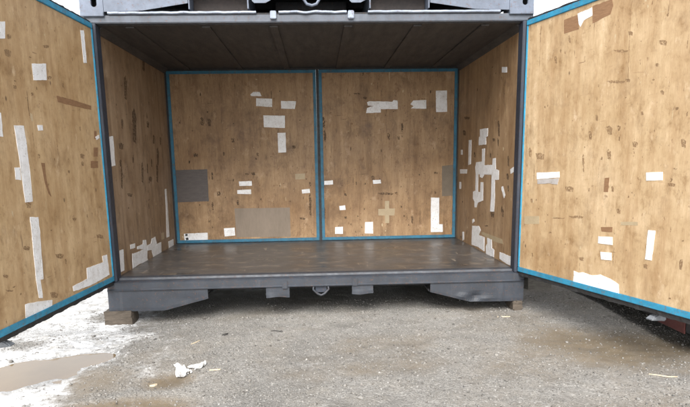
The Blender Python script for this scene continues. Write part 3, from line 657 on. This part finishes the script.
def scuffs(parent, x0, x1, z0, z1, s, n, tall, seed, y0=0.0, pale=.2, dark='scuff'):
    """torn veneer chips on a plywood sheet, too many and small to pick apart"""
    rr = random.Random(seed)
    for mat, share in ((dark, 1-pale), ('pale', pale)):
        V = []; F = []
        for q in range(int(n*share)):
            w = rr.uniform(.004, .020)*(1.7 if rr.random() < .15 else 1); h = w*rr.uniform(.6, 2.6)
            if rr.random() < .3: w *= .45; h *= tall*1.3
            if rr.random() < .25: w, h = min(h, .08), w*.6
            h = min(h, .3); cx = rr.uniform(x0+.03, x1-.03); cz = z0+.02+(z1-z0-.05)*rr.random()**1.15
            k = len(V); N = rr.randint(6, 10); cl = lambda v, a, b: min(max(v, a), b)
            for a in range(N):
                an = 6.283*a/N; e = rr.uniform(.45, 1.2)
                V.append((cl(cx+w/2*e*math.copysign(abs(math.cos(an))**.6, math.cos(an)), x0, x1), y0+s*.0004, cl(cz+h/2*e*math.sin(an), z0, z1)))
            F.append(tuple(range(k, k+N)))
        me = bpy.data.meshes.new('scuff_marks'); me.from_pydata(V, [], F); me.materials.append(M[mat])
        o = bpy.data.objects.new('scuff_marks', me); COL.objects.link(o); o.parent = parent; o['kind'] = 'stuff'

# ---- big side doors: local x runs from the hinge along the leaf, local y across it
Z0, Z1, DW = .2727, 2.4064, 1.87
def side_door(loc, rz, s, ply, surf, rod, label):
    d = mk('door', bv(0, DW, min(-s*.075, -s*.012), max(-s*.075, -s*.012), Z0-.03, Z1), BF, 'paint', box_root, bevel=.003)
    d.location = loc; d.rotation_euler = (0, 0, rz); d['label'] = label
    yy = lambda a, b: (min(s*a, s*b), max(s*a, s*b))
    a, b = yy(-.012, 0); box('plywood_panel', .016, DW-.045, a, b, Z0+.042, Z1-.042, ply, d, .0006)
    a, b = yy(-.012, .010)
    box('edge_trim', 0, DW, a, b, Z0, Z0+.042, 'blue', d, .004); box('edge_trim', 0, DW, a, b, Z1-.042, Z1, 'blue', d, .004)
    box('edge_trim', .002, .016, a, b, Z0+.0421, Z1-.0421, 'blue', d, .004); box('edge_trim', DW-.045, DW-.002, a, b, Z0+.0421, Z1-.0421, 'blue', d, .004)
    # rubber lip: slightly wavy under the lower edge, and along the top
    for zz, hh, nm in ((Z0-.001, -.034, 'gasket'), (Z1+.001, .016, 'gasket')):
        n = 60; V = []; F = []
        for i in range(n+1):
            x = DW*i/n; w = .003*math.sin(i*.9)+random.uniform(-.002, .002)
            V += [(x, s*-.004, zz), (x, s*(-.002+w), zz+hh+random.uniform(-.003, .003)), (x, s*-.016, zz+hh+.002), (x, s*-.016, zz)]
        for i in range(n):
            for k in range(4): F.append((i*4+k, i*4+(k+1) % 4, i*4+4+(k+1) % 4, i*4+4+k))
        F += [(0, 1, 2, 3), (n*4, n*4+1, n*4+2, n*4+3)]
        mk(nm, V, F, 'rubber', d)
    # lock rod on the outside and its cam foot showing below the leaf
    tube('lock_rod', [(rod, -s*.10, .19), (rod, -s*.10, 2.43)], .014, 'galv', d)
    for z in (.45, 1.2, 2.1): box('rod_bracket', rod-.03, rod+.03, *yy(-.075, -.118), z-.03, z+.03, 'paint', d, .004)
    V = [(rod-.03, s*-.115, .235), (rod+.03, s*-.115, .235), (rod+.03, s*-.085, .235), (rod-.03, s*-.085, .235)]
    mk('lock_foot', [(rod-.022, s*-.12, .245), (rod+.022, s*-.12, .245), (rod+.022, s*-.02, .225), (rod-.022, s*-.02, .225),
                     (rod-.022, s*-.12, .175), (rod+.022, s*-.12, .175), (rod+.035, s*.02, .196), (rod-.035, s*.02, .196)], BF, 'galv', d, bevel=.008)
    for i in range(5): box('hinge', -.014, .10, *yy(-.078, -.092), .42+i*.45, .50+i*.45, 'paint', d, .003)
    scuffs(d, .03, DW-.05, Z0+.05, Z1-.05, s, 110, 2.4, int(rod*1000))
    decals(d, surf, s)
    # nail heads round the sheet
    V = []; F = []
    for i in range(9):
        for x, z in ((.05, .4+i*.23), (DW-.07, .4+i*.23), (.12+i*.19, Z0+.065), (.12+i*.19, Z1-.065), (.62, .4+i*.23), (1.24, .4+i*.23)):
            k = len(V); V += [(x+.004*math.cos(q*1.047), s*.0007, z+.004*math.sin(q*1.047)) for q in range(6)]; F.append(tuple(range(k, k+6)))
    me = bpy.data.meshes.new('nail_heads'); me.from_pydata(V, [], F); me.materials.append(M['scuff'])
    o = bpy.data.objects.new('nail_heads', me); COL.objects.link(o); o.parent = d; o['kind'] = 'stuff'
    return d
AL, AR = .0572, .2804
left_door = side_door((-1.7965, -.02, 0), -math.pi/2-AL, 1, 'ply_L', 'L', 1.61, 'left plywood-lined door swung open towards the camera')
right_door = side_door((1.8024, -.02, 0), -math.pi/2+AR, -1, 'ply_R', 'R', 1.49, 'right plywood-lined door swung open, paler than the left one')
# long split in the right door sheet
tube('split', [(1.138, -.0003, 2.28), (1.136, -.0003, 2.18), (1.139, -.0003, 2.075), (1.143, -.0003, 1.93), (1.1495, -.0003, 1.78)], .0011, 'scuff', right_door, seg=5)

# ---- side walls (local x = depth, local y to the left)
def side_wall(loc, s, ply, surf, n, tall, seed):
    w = mk('side_wall', bv(.03, YB+.02, min(0, -s*.02), max(0, -s*.02), ZF-.02, ZT), BF, ply, box_root)
    w.location = loc; w.rotation_euler = (0, 0, math.pi/2)
    scuffs(w, .12, YB-.02, ZF, ZT-.06, s, n, tall, seed, pale=.15, dark='scar')
    decals(w, surf, s)
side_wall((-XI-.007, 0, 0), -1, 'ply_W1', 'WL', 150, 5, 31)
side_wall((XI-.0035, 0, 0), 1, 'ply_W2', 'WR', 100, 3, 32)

# ---- shut doors that form the back wall
def back_door(x0, x1, ply, test, seed):
    d = box('back_door', x0, x1, YB+.012, YB+.075, ZF, ZT+.03, 'paint', box_root, .002)
    box('plywood_panel', x0+.036, x1-.036, YB, YB+.012, ZF+.042, ZT-.058, ply, d, .0006)
    y0, y1 = YB-.012, YB+.012
    box('edge_trim', x0, x1, y0, y1, ZF+.004, ZF+.042, 'blue_shaded', d, .004); box('edge_trim', x0, x1, y0, y1, ZT-.058, ZT-.023, 'blue_shaded', d, .004)
    box('edge_trim', x0, x0+.036, y0, y1, ZF+.0421, ZT-.0581, 'blue_shaded', d, .004); box('edge_trim', x1-.036, x1, y0, y1, ZF+.0421, ZT-.0581, 'blue_shaded', d, .004)
    scuffs(d, x0+.04, x1-.04, ZF+.045, ZT-.045, -1, 100, 2.5, seed, YB, .15, 'scar'); decals(d, 'B', -1, test, YB)
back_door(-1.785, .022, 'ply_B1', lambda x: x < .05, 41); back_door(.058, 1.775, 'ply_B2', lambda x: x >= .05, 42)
for x0, x1 in ((-1.812, -1.7855), (1.7755, 1.80)): box('side_gasket', x0, x1, YB-.006, YB+.03, ZF+.0005, ZT-.0005, 'rubber', box_root, .002)
box('head_gasket', -1.785, 1.775, YB-.006, YB+.011, ZT-.0225, ZT-.0005, 'rubber', box_root, .002)
box('centre_gasket', .0225, .0575, YB-.002, YB+.01, ZF, ZT-.023, 'rubber', box_root, .002)

# ---- steel frame
for s in (-1, 1):
    a, b = sorted((s*1.768, s*1.797)); box('corner_post', a, b, -.012, .10, .262, 2.41, 'post', box_root, .004)
    a, b = sorted((s*1.80, s*1.858)); box('corner_post', a, b, .003, .10, .19, 2.41, 'paint', box_root, .004)
    box('corner_post', a, b, YB-.02, 2.45, .02, 2.44, 'paint', box_root, .004)
    box('hinge_seal', *sorted((s*1.7975, s*1.8125)), -.014, .002, .265, 2.405, 'rubber', box_root, .002)
    # corrugated outer end panel
    V = []; F = []; n = 60; xx = s*1.838
    for i in range(n+1):
        y = .102+(YB-.125)*i/n; o_ = s*(.008 if (i//3) % 2 else -.008)
        V += [(xx+o_, y, .19), (xx+o_, y, 2.41)]
    for i in range(n): F.append((2*i, 2*i+2, 2*i+3, 2*i+1))
    mk('end_panel', V, F, 'paint', box_root)
box('top_rail', -1.858, 1.858, .0, .085, 2.4105, 2.472, 'rail', box_root, .006)
box('roof_sheet', -1.85, 1.85, .09, 2.43, 2.425, 2.45, 'paint', box_root)
box('back_rail', -1.80, 1.80, 2.436, 2.452, 2.41, 2.452, 'paint', box_root); box('back_rail', -1.80, 1.80, 2.36, 2.45, .12, .279, 'paint_dark', box_root)
# dented rain lip along the top rail, broken by two keeper tabs
def rain_lip(x0, x1, wav):
    n = max(12, int((x1-x0)/.025)); V = []; F = []
    for i in range(n+1):
        x = x0+(x1-x0)*i/n; f = min(1, min(i, n-i)/4)
        w = wav*f*(math.sin(x*29)+.7*math.sin(x*47+1))+random.uniform(-.001, .001); w2 = wav*f*math.sin(x*37+.5)
        V += [(x, -.012+w2, 2.476+w), (x, -.020+w2, 2.482+w), (x, -.018+w2, 2.495+w), (x, .02, 2.497), (x, .02, 2.474)]
    for i in range(n):
        for k in range(5): F.append((i*5+k, i*5+(k+1) % 5, i*5+5+(k+1) % 5, i*5+5+k))
    F += [tuple(range(5)), tuple(range(n*5, n*5+5))]
    mk('rain_lip', V, F, 'lip', box_root)
rain_lip(-1.66, -.46, .0012); rain_lip(-.275, .285, .0035); rain_lip(.462, 1.57, .0006)
for x in (-.345, .295):
    box('keeper_tab', x, x+.05, -.028, -.001, 2.432, 2.495, 'lip', box_root, .005)
box('lip_backing', -1.6, 1.52, .024, .08, 2.4725, 2.49, 'paint_dark', box_root)
# sill with its stepped profile
extrude_x('sill', [(.1445, .2835), (.05, .2835), (.043, .266), (-.004, .259), (-.02, .25), (-.02, .196), (-.030, .188), (-.028, .181), (.02, .181), (.03, .2), (.1445, .2)], -1.858, 1.858, 'paint', box_root)
skirt('skirt', -1.86, -.985, lin((-1.86, 0), (-1.376, -.003), (-.99, .094), (-.985, .096)), .1805, -.008, 'paint', box_root, dents=((-1.15, .08, .1, .05, .008),))
skirt('skirt', 1.005, 1.86, lin((1.005, .104), (1.374, .004), (1.86, 0)), .1805, -.008, 'paint', box_root,
      dents=((1.42, .045, .05, .035, .022), (1.30, .055, .05, .025, -.012), (1.52, .03, .06, .02, -.008), (1.66, .09, .02, .2, -.003)))
for x0, x1, zb in ((-.470, -.262, .092), (.298, .488, .103)):
    skirt('fork_plate', x0, x1, lambda x, zb=zb: zb+.004*math.sin(x*30), .1805, -.010, 'paint', box_root, nx=14, nz=4, dents=((x0+.05, zb, .05, .02, -.006),))
for x, z in ((-.326, .164), (.298, .175)): box('keeper_tab', x, x+.05, -.032, -.018, z, z+.072, 'paint', box_root, .005)
tube('tie_hook', [(-.045, -.012, .19), (-.05, -.016, .15), (-.012, -.018, .112), (.02, -.018, .097), (.052, -.018, .112), (.088, -.016, .15), (.083, -.012, .19)], .010, 'paint', box_root)
box('hook_plate', -.03, .07, -.002, .006, .12, .18, 'post', box_root)
# underframe
for x0, x1 in ((-1.85, -.985), (-.47, .488), (1.005, 1.85)): box('skirt', x0, x1, 2.436, 2.444, .0, .119, 'paint', box_root)
for s in (-1, 1): box('underframe_rail', *sorted((s*1.78, s*1.85)), .05, 2.36, .0, .19, 'paint_dark', box_root)
for i in range(8):
    y = .2+i*.29; box('cross_member', -1.775, 1.775, y, y+.05, .12, .249, 'paint_dark', box_root)
for x in (-.995, -.475, .493, 1.0):
    box('fork_pocket_side', x-.004, x+.004, .03, 2.35, .098, .119, 'paint_dark', box_root, .001)

# ================================================================== container stacked on top
up = empty('stacked_container', (-.012, 0, 2.46)); tag(up, 'pale blue-grey container stacked on top, only its underside rail in view', 'container')
def casting(x0, x1, y0, y1, hx):
    """corner casting with an oval twist-lock hole in its front face"""
    bm = bmesh.new(); zh = .118; ring = []; hole = []
    for q in range(20):
        an = 2*math.pi*q/20; hole.append(bm.verts.new((hx+.024*math.cos(an), y0, .118+(.024*math.sin(an)+(.022 if math.sin(an) >= 0 else -.022)))))
    for x, z in ((x0, 0), (x1, 0), (x1, .19), (x0, .19)): ring.append(bm.verts.new((x, y0, z)))
    ed = [bm.edges.new((a, b)) for L in (hole, ring) for a, b in zip(L, L[1:]+L[:1])]
    r = bmesh.ops.triangle_fill(bm, use_beauty=True, edges=ed)
    kill = [f for f in bm.faces if all(v in hole for v in f.verts)]
    bmesh.ops.delete(bm, geom=kill, context='FACES_ONLY')
    ex = bmesh.ops.extrude_edge_only(bm, edges=[e for e in bm.edges if e.is_boundary])
    for v in ex['geom']:
        if isinstance(v, bmesh.types.BMVert): v.co.y = y0+.024 if (abs(v.co.x-hx) < .03 and .05 < v.co.z < .18) else y1
    me = bpy.data.meshes.new('corner_casting'); bmesh.ops.recalc_face_normals(bm, faces=bm.faces); bm.to_mesh(me); bm.free()
    me.materials.append(M['upper']); o = bpy.data.objects.new('corner_casting', me); COL.objects.link(o); o.parent = up
    box('hole_shade_plate', x0+.01, x1-.01, y0+.13, y0+.134, .02, .18, 'rubber', o, 0)  # black plate behind the hole stands in for the shade inside it
    box('casting_lip', x0-.0, x1+.0, y0-.009, y0-.0005, .0, .034, 'upper', o, .003)
casting(-1.866, -1.678, -.014, .16, -1.751); casting(1.66, 1.864, -.014, .16, 1.79)
for s in (-1, 1): box('corner_casting', *sorted((s*1.68, s*1.866)), 2.28, 2.45, 0, .19, 'upper', up, .006)
skirt('skirt', -1.676, -.998, lin((-1.676, .036), (-1.372, .044), (-1.0, .099), (-.998, .1)), .23, -.004, 'upper', up, flange=False)
skirt('skirt', .992, 1.658, lin((.992, .0955), (1.37, .043), (1.658, .036)), .23, -.004, 'upper', up, flange=False)
for x0, x1 in ((-.478, -.318), (.322, .464)):
    slab_poly('fork_plate', [(x0, .23), (x0, .115), (x0+.018, .099), (x1-.05, .099), (x1-.008, .12), (x1, .14), (x1, .23)], -.008, .0, 'upper', up)
for x in (-.512, .492, -.99, .982): box('fork_pocket_side', x-.005, x+.005, -.006, 2.4, .055, .23, 'upper', up, .001)
for x0, x1 in ((-.984, -.518), (.498, .976)): box('fork_pocket', x0, x1, .16, 2.38, .052, .20, 'pocket', up, .004)
tube('tie_hook', [(-.055, -.006, .2), (-.052, -.012, .12), (-.03, -.014, .087), (.012, -.014, .075), (.05, -.014, .087), (.072, -.012, .12), (.075, -.006, .2)], .012, 'upper', up)
box('under_beam', -.315, .318, .45, 2.35, .06, .22, 'paint_dark', up)
extrude_x('sill', [(.10, .31), (-.004, .31), (-.02, .30), (-.02, .24), (-.028, .232), (.02, .2305), (.10, .2305)], -1.866, 1.866, 'upper', up)
for i in range(6): box('cross_member', -1.66, 1.66, .22+i*.37, .28+i*.37, .20, .295, 'paint_dark', up)
box('floor_deck', -1.8, 1.8, .1, 2.36, .296, .32, 'floor', up); box('roof_sheet', -1.85, 1.85, .03, 2.42, 2.44, 2.46, 'upper', up)
for s in (-1, 1):
    for y0, y1 in ((-.01, .09), (2.36, 2.45)): box('corner_post', *sorted((s*1.79, s*1.864)), y0, y1, .312, 2.44, 'upper', up, .004)
    V = []; F = []; xx = s*1.84
    for i in range(61):
        y = .092+2.265*i/60; o_ = s*(.008 if (i//3) % 2 else -.008); V += [(xx+o_, y, .2), (xx+o_, y, 2.44)]
    for i in range(60): F.append((2*i, 2*i+2, 2*i+3, 2*i+1))
    mk('end_panel', V, F, 'upper', up)
    for yf in (.0, 2.40):
        d = box('door', *sorted((s*.012, s*1.785)), yf, yf+.045, .316, 2.40, 'upper', up, .003)
        for k in range(3): box('door_rib', *sorted((s*.06, s*1.74)), yf-.012 if yf == 0 else yf+.046, yf-.0005 if yf == 0 else yf+.058, .7+k*.6, .78+k*.6, 'upper', d, .003)
box('top_rail', -1.864, 1.864, -.012, .09, 2.402, 2.46, 'upper', up); box('back_rail', -1.864, 1.864, 2.36, 2.45, .2, .31, 'upper', up)

# ================================================================== container behind the right door
nb = empty('steel_container', (2.58, -1.45, 0)); tag(nb, 'red-brown steel container half hidden behind the right door', 'container')
NL, NW = 3.4, 2.44
for k, (x, y) in enumerate(((0, 0), (NW-.09, 0), (0, NL-.09), (NW-.09, NL-.09))): box('corner_post', x, x+.09, y, y+.09, .16, 2.40, 'red', nb, .004)
for x, y in ((-.004, -.004), (NW-.17, -.004), (-.004, NL-.17), (NW-.17, NL-.17)): box('corner_casting', x, x+.174, y, y+.174, .045, .159, 'paint_dark', nb, .006)
for x in (.012, NW-.07): box('bottom_rail', x, x+.058, .172, NL-.172, .05, .20, 'paint_dark', nb, .003)
for y in (.012, NL-.07): box('bottom_rail', .172, NW-.172, y, y+.058, .0, .20, 'red', nb, .003)
skirt_pts = [(.18, .12), (.18, .03), (.50, .034), (.55, .06), (.55, .12)]
V = [(-.004, y, z) for y, z in skirt_pts]+[(.006, y, z) for y, z in skirt_pts]; n = 5
mk('skirt', V, [tuple(range(5)), tuple(range(5, 10))[::-1]]+[(i, 5+i, 5+(i+1) % 5, (i+1) % 5) for i in range(5)], 'red', nb)
def corr(name, f, n, L, z0, z1):
    V = []; F = []
    for i in range(n+1):
        o_ = .012 if (i//2) % 2 else -.012; a = .09+(L-.18)*i/n; V += [f(a, o_, z0), f(a, o_, z1)]
    for i in range(n): F.append((2*i, 2*i+2, 2*i+3, 2*i+1))
    mk(name, V, F, 'red', nb)
corr('wall_panel', lambda a, o_, z: (.04+o_, a, z), 60, NL, .19, 2.38); corr('wall_panel', lambda a, o_, z: (NW-.04+o_, a, z), 60, NL, .19, 2.38)
corr('wall_panel', lambda a, o_, z: (a, .04+o_, z), 44, NW, .19, 2.38); corr('wall_panel', lambda a, o_, z: (a, NL-.04+o_, z), 44, NW, .19, 2.38)
box('roof_sheet', .0, NW, .0, NL, 2.401, 2.44, 'red', nb, .004); box('floor_deck', .08, NW-.08, .08, NL-.08, .205, .24, 'paint_dark', nb)

# ================================================================== blocks under the containers
def block(x, y, w, d, z1, rz, mat, label, group=None, seed=0):
    rr = random.Random(seed); c, s = math.cos(rz), math.sin(rz)
    cs = [(x+c*a-s*b, y+s*a+c*b) for a, b in ((-w/2, -d/2), (w/2, -d/2), (w/2, d/2), (-w/2, d/2))]
    zb = float(min(h_fn(np.array([q[0]]), np.array([q[1]]))[0] for q in cs))-.004
    o = mk('timber_block', bv(-w/2, w/2, -d/2, d/2, 0, z1-zb), BF, mat)
    bm = bmesh.new(); bm.from_mesh(o.data); bmesh.ops.subdivide_edges(bm, edges=bm.edges, cuts=4, use_grid_fill=True)
    H = z1-zb
    for v in bm.verts:
        e = sum((abs(abs(v.co.x)-w/2) < 1e-4, abs(abs(v.co.y)-d/2) < 1e-4, v.co.z > H-1e-4))
        k = .006 if e > 1 else .002
        v.co += Vector((rr.uniform(-k, k)-(k*1.2*math.copysign(1, v.co.x) if e > 1 else 0), rr.uniform(-k, k), -abs(rr.uniform(0, k*.5)) if v.co.z > H-1e-4 else 0))
    bm.to_mesh(o.data); bm.free(); o.location = (x, y, zb); o.rotation_euler = (0, 0, rz)
    tag(o, label, 'block', group or 'blocks under the containers'); return o
block(-1.785, .075, .25, .20, .0, .02, 'timber', 'brown timber block under the left front corner of the open container', seed=1)
block(1.815, .10, .095, .26, .0, -.04, 'timber', 'small dark timber block under the right front corner of the open container', seed=2)
block(-1.70, 2.2, .3, .2, .0, 0, 'timber', 'timber block in shadow under the left rear corner of the open container', seed=3)
block(1.70, 2.2, .3, .2, .0, 0, 'timber', 'timber block in shadow under the right rear corner of the open container', seed=4)
block(2.32, .98, .28, .34, .10, .06, 'timber2', 'weathered grey block standing between the open container and the red-brown one', seed=5)
for k, (x, y, l) in enumerate(((2.78, -1.33, 'dark timber block under the near corner of the red-brown container'), (2.74, 1.82, 'timber block under the far inner corner of the red-brown container'),
                (4.90, -1.33, 'timber block under the outer near corner of the red-brown container'), (4.90, 1.82, 'timber block under the outer far corner of the red-brown container'))):
    block(x, y, .24, .2, .044, 0, 'timber2', l, seed=10+k)

# ================================================================== litter
def plastic():
    rr = random.Random(3); t = NT('crumpled_white_plastic'); n = t.noise(t.map(), 60, 4, .6)
    mat = t.done(t.mix(t.ramp(n, (.35, 0), (.65, 1)), (.36, .34, .31), (.78, .78, .78)), .35, t.bump(n, .006, .6))
    V = []; F = []
    def ribbon(path, widths):
        k = len(V); cols = 5
        for i, ((x, y), w) in enumerate(zip(path, widths)):
            a = path[max(0, i-1)]; b = path[min(len(path)-1, i+1)]; d = Vector((b[0]-a[0], b[1]-a[1])).normalized(); nrm = (-d.y, d.x)
            for c in range(cols):
                f = (c/(cols-1)-.5)*w; xx, yy = x+nrm[0]*f+rr.uniform(-.004, .004), y+nrm[1]*f+rr.uniform(-.004, .004)
                V.append((xx, yy, float(h_fn(np.array([xx]), np.array([yy]))[0])+.005+.028*rr.random()**1.6))
        for i in range(len(path)-1):
            for c in range(cols-1): a = k+i*cols+c; F.append((a, a+1, a+cols+1, a+cols))
    def pth(pts, n=9):
        out = []
        for i in range(n):
            f = i/(n-1)*(len(pts)-1); j = min(int(f), len(pts)-2); g = f-j
            out.append((pts[j][0]+(pts[j+1][0]-pts[j][0])*g, pts[j][1]+(pts[j+1][1]-pts[j][1])*g))
        return out
    ribbon(pth([(-1.02, -1.19), (-.985, -1.23), (-.945, -1.30), (-.935, -1.40)]), [.02, .035, .045, .05, .06, .075, .085, .075, .05])
    ribbon(pth([(-.94, -1.37), (-.90, -1.33), (-.87, -1.33)]), [.07, .065, .06, .05, .045, .05, .04, .03, .015])
    ribbon(pth([(-.91, -1.27), (-.86, -1.24), (-.815, -1.20), (-.812, -1.17)]), [.012, .018, .02, .02, .024, .028, .03, .028, .012])
    ribbon(pth([(-.812, -1.20), (-.825, -1.25), (-.86, -1.29)]), [.012, .014, .018, .018, .016, .014, .014, .012, .01])
    o = mk('plastic_scrap', V, F, mat); sd = o.modifiers.new('thickness', 'SOLIDIFY'); sd.thickness = .001
    tag(o, 'crumpled white plastic scrap lying on the muddy gravel', 'litter')
plastic()
def splinter(x, y, L, an, w, mat, label):
    rr = random.Random(int(x*1000)); c, s = math.cos(an), math.sin(an); V = []
    for f, ww in ((-.5, .3), (-.2, .9), (.15, 1), (.5, .25)):
        xx, yy = x+c*L*f, y+s*L*f; z = float(h_fn(np.array([xx]), np.array([yy]))[0])+.002
        for a, b in ((-1, 0), (1, 0), (.6, 1), (-.7, 1)): V.append((xx-s*w*ww*a/2, yy+c*w*ww*a/2, z+b*w*.5))
    F = [(0, 1, 2, 3), (12, 13, 14, 15)]
    for i in range(3):
        for k in range(4): F.append((i*4+k, i*4+(k+1) % 4, i*4+4+(k+1) % 4, i*4+4+k))
    tag(mk('wood_splinter', V, F, mat), label, 'splinter', 'wood splinters on the gravel')
M['straw'] = mat_simple('pale_wood', (.42, .34, .23), (.6, .52, .39), 60, .7)
M['chip'] = mat_simple('dark_wood_chip', (.02, .02, .02), (.06, .055, .05), 60, .7)
splinter(1.62, -.22, .11, -.1, .012, 'straw', 'pale splinter lying in front of the right front block')
splinter(-.72, -1.31, .075, .1, .012, 'straw', 'pale splinter lying right of the white plastic scrap')
splinter(-.99, -.62, .10, 1.0, .012, 'straw', 'thin pale splinter on gravel between the plastic scrap and the left skirt')
splinter(-1.08, -1.52, .05, .6, .022, 'straw', 'short pale chip at the left end of the small muddy patch')
splinter(-.78, -.46, .06, .8, .022, 'chip', 'dark chip on gravel in front of the left skirt')
splinter(-.36, -.40, .10, .05, .012, 'chip', 'dark sliver on gravel in front of the left fork plate')
splinter(2.15, -1.75, .16, -.5, .010, 'straw', 'pale sliver in the muddy patch near the lower right')
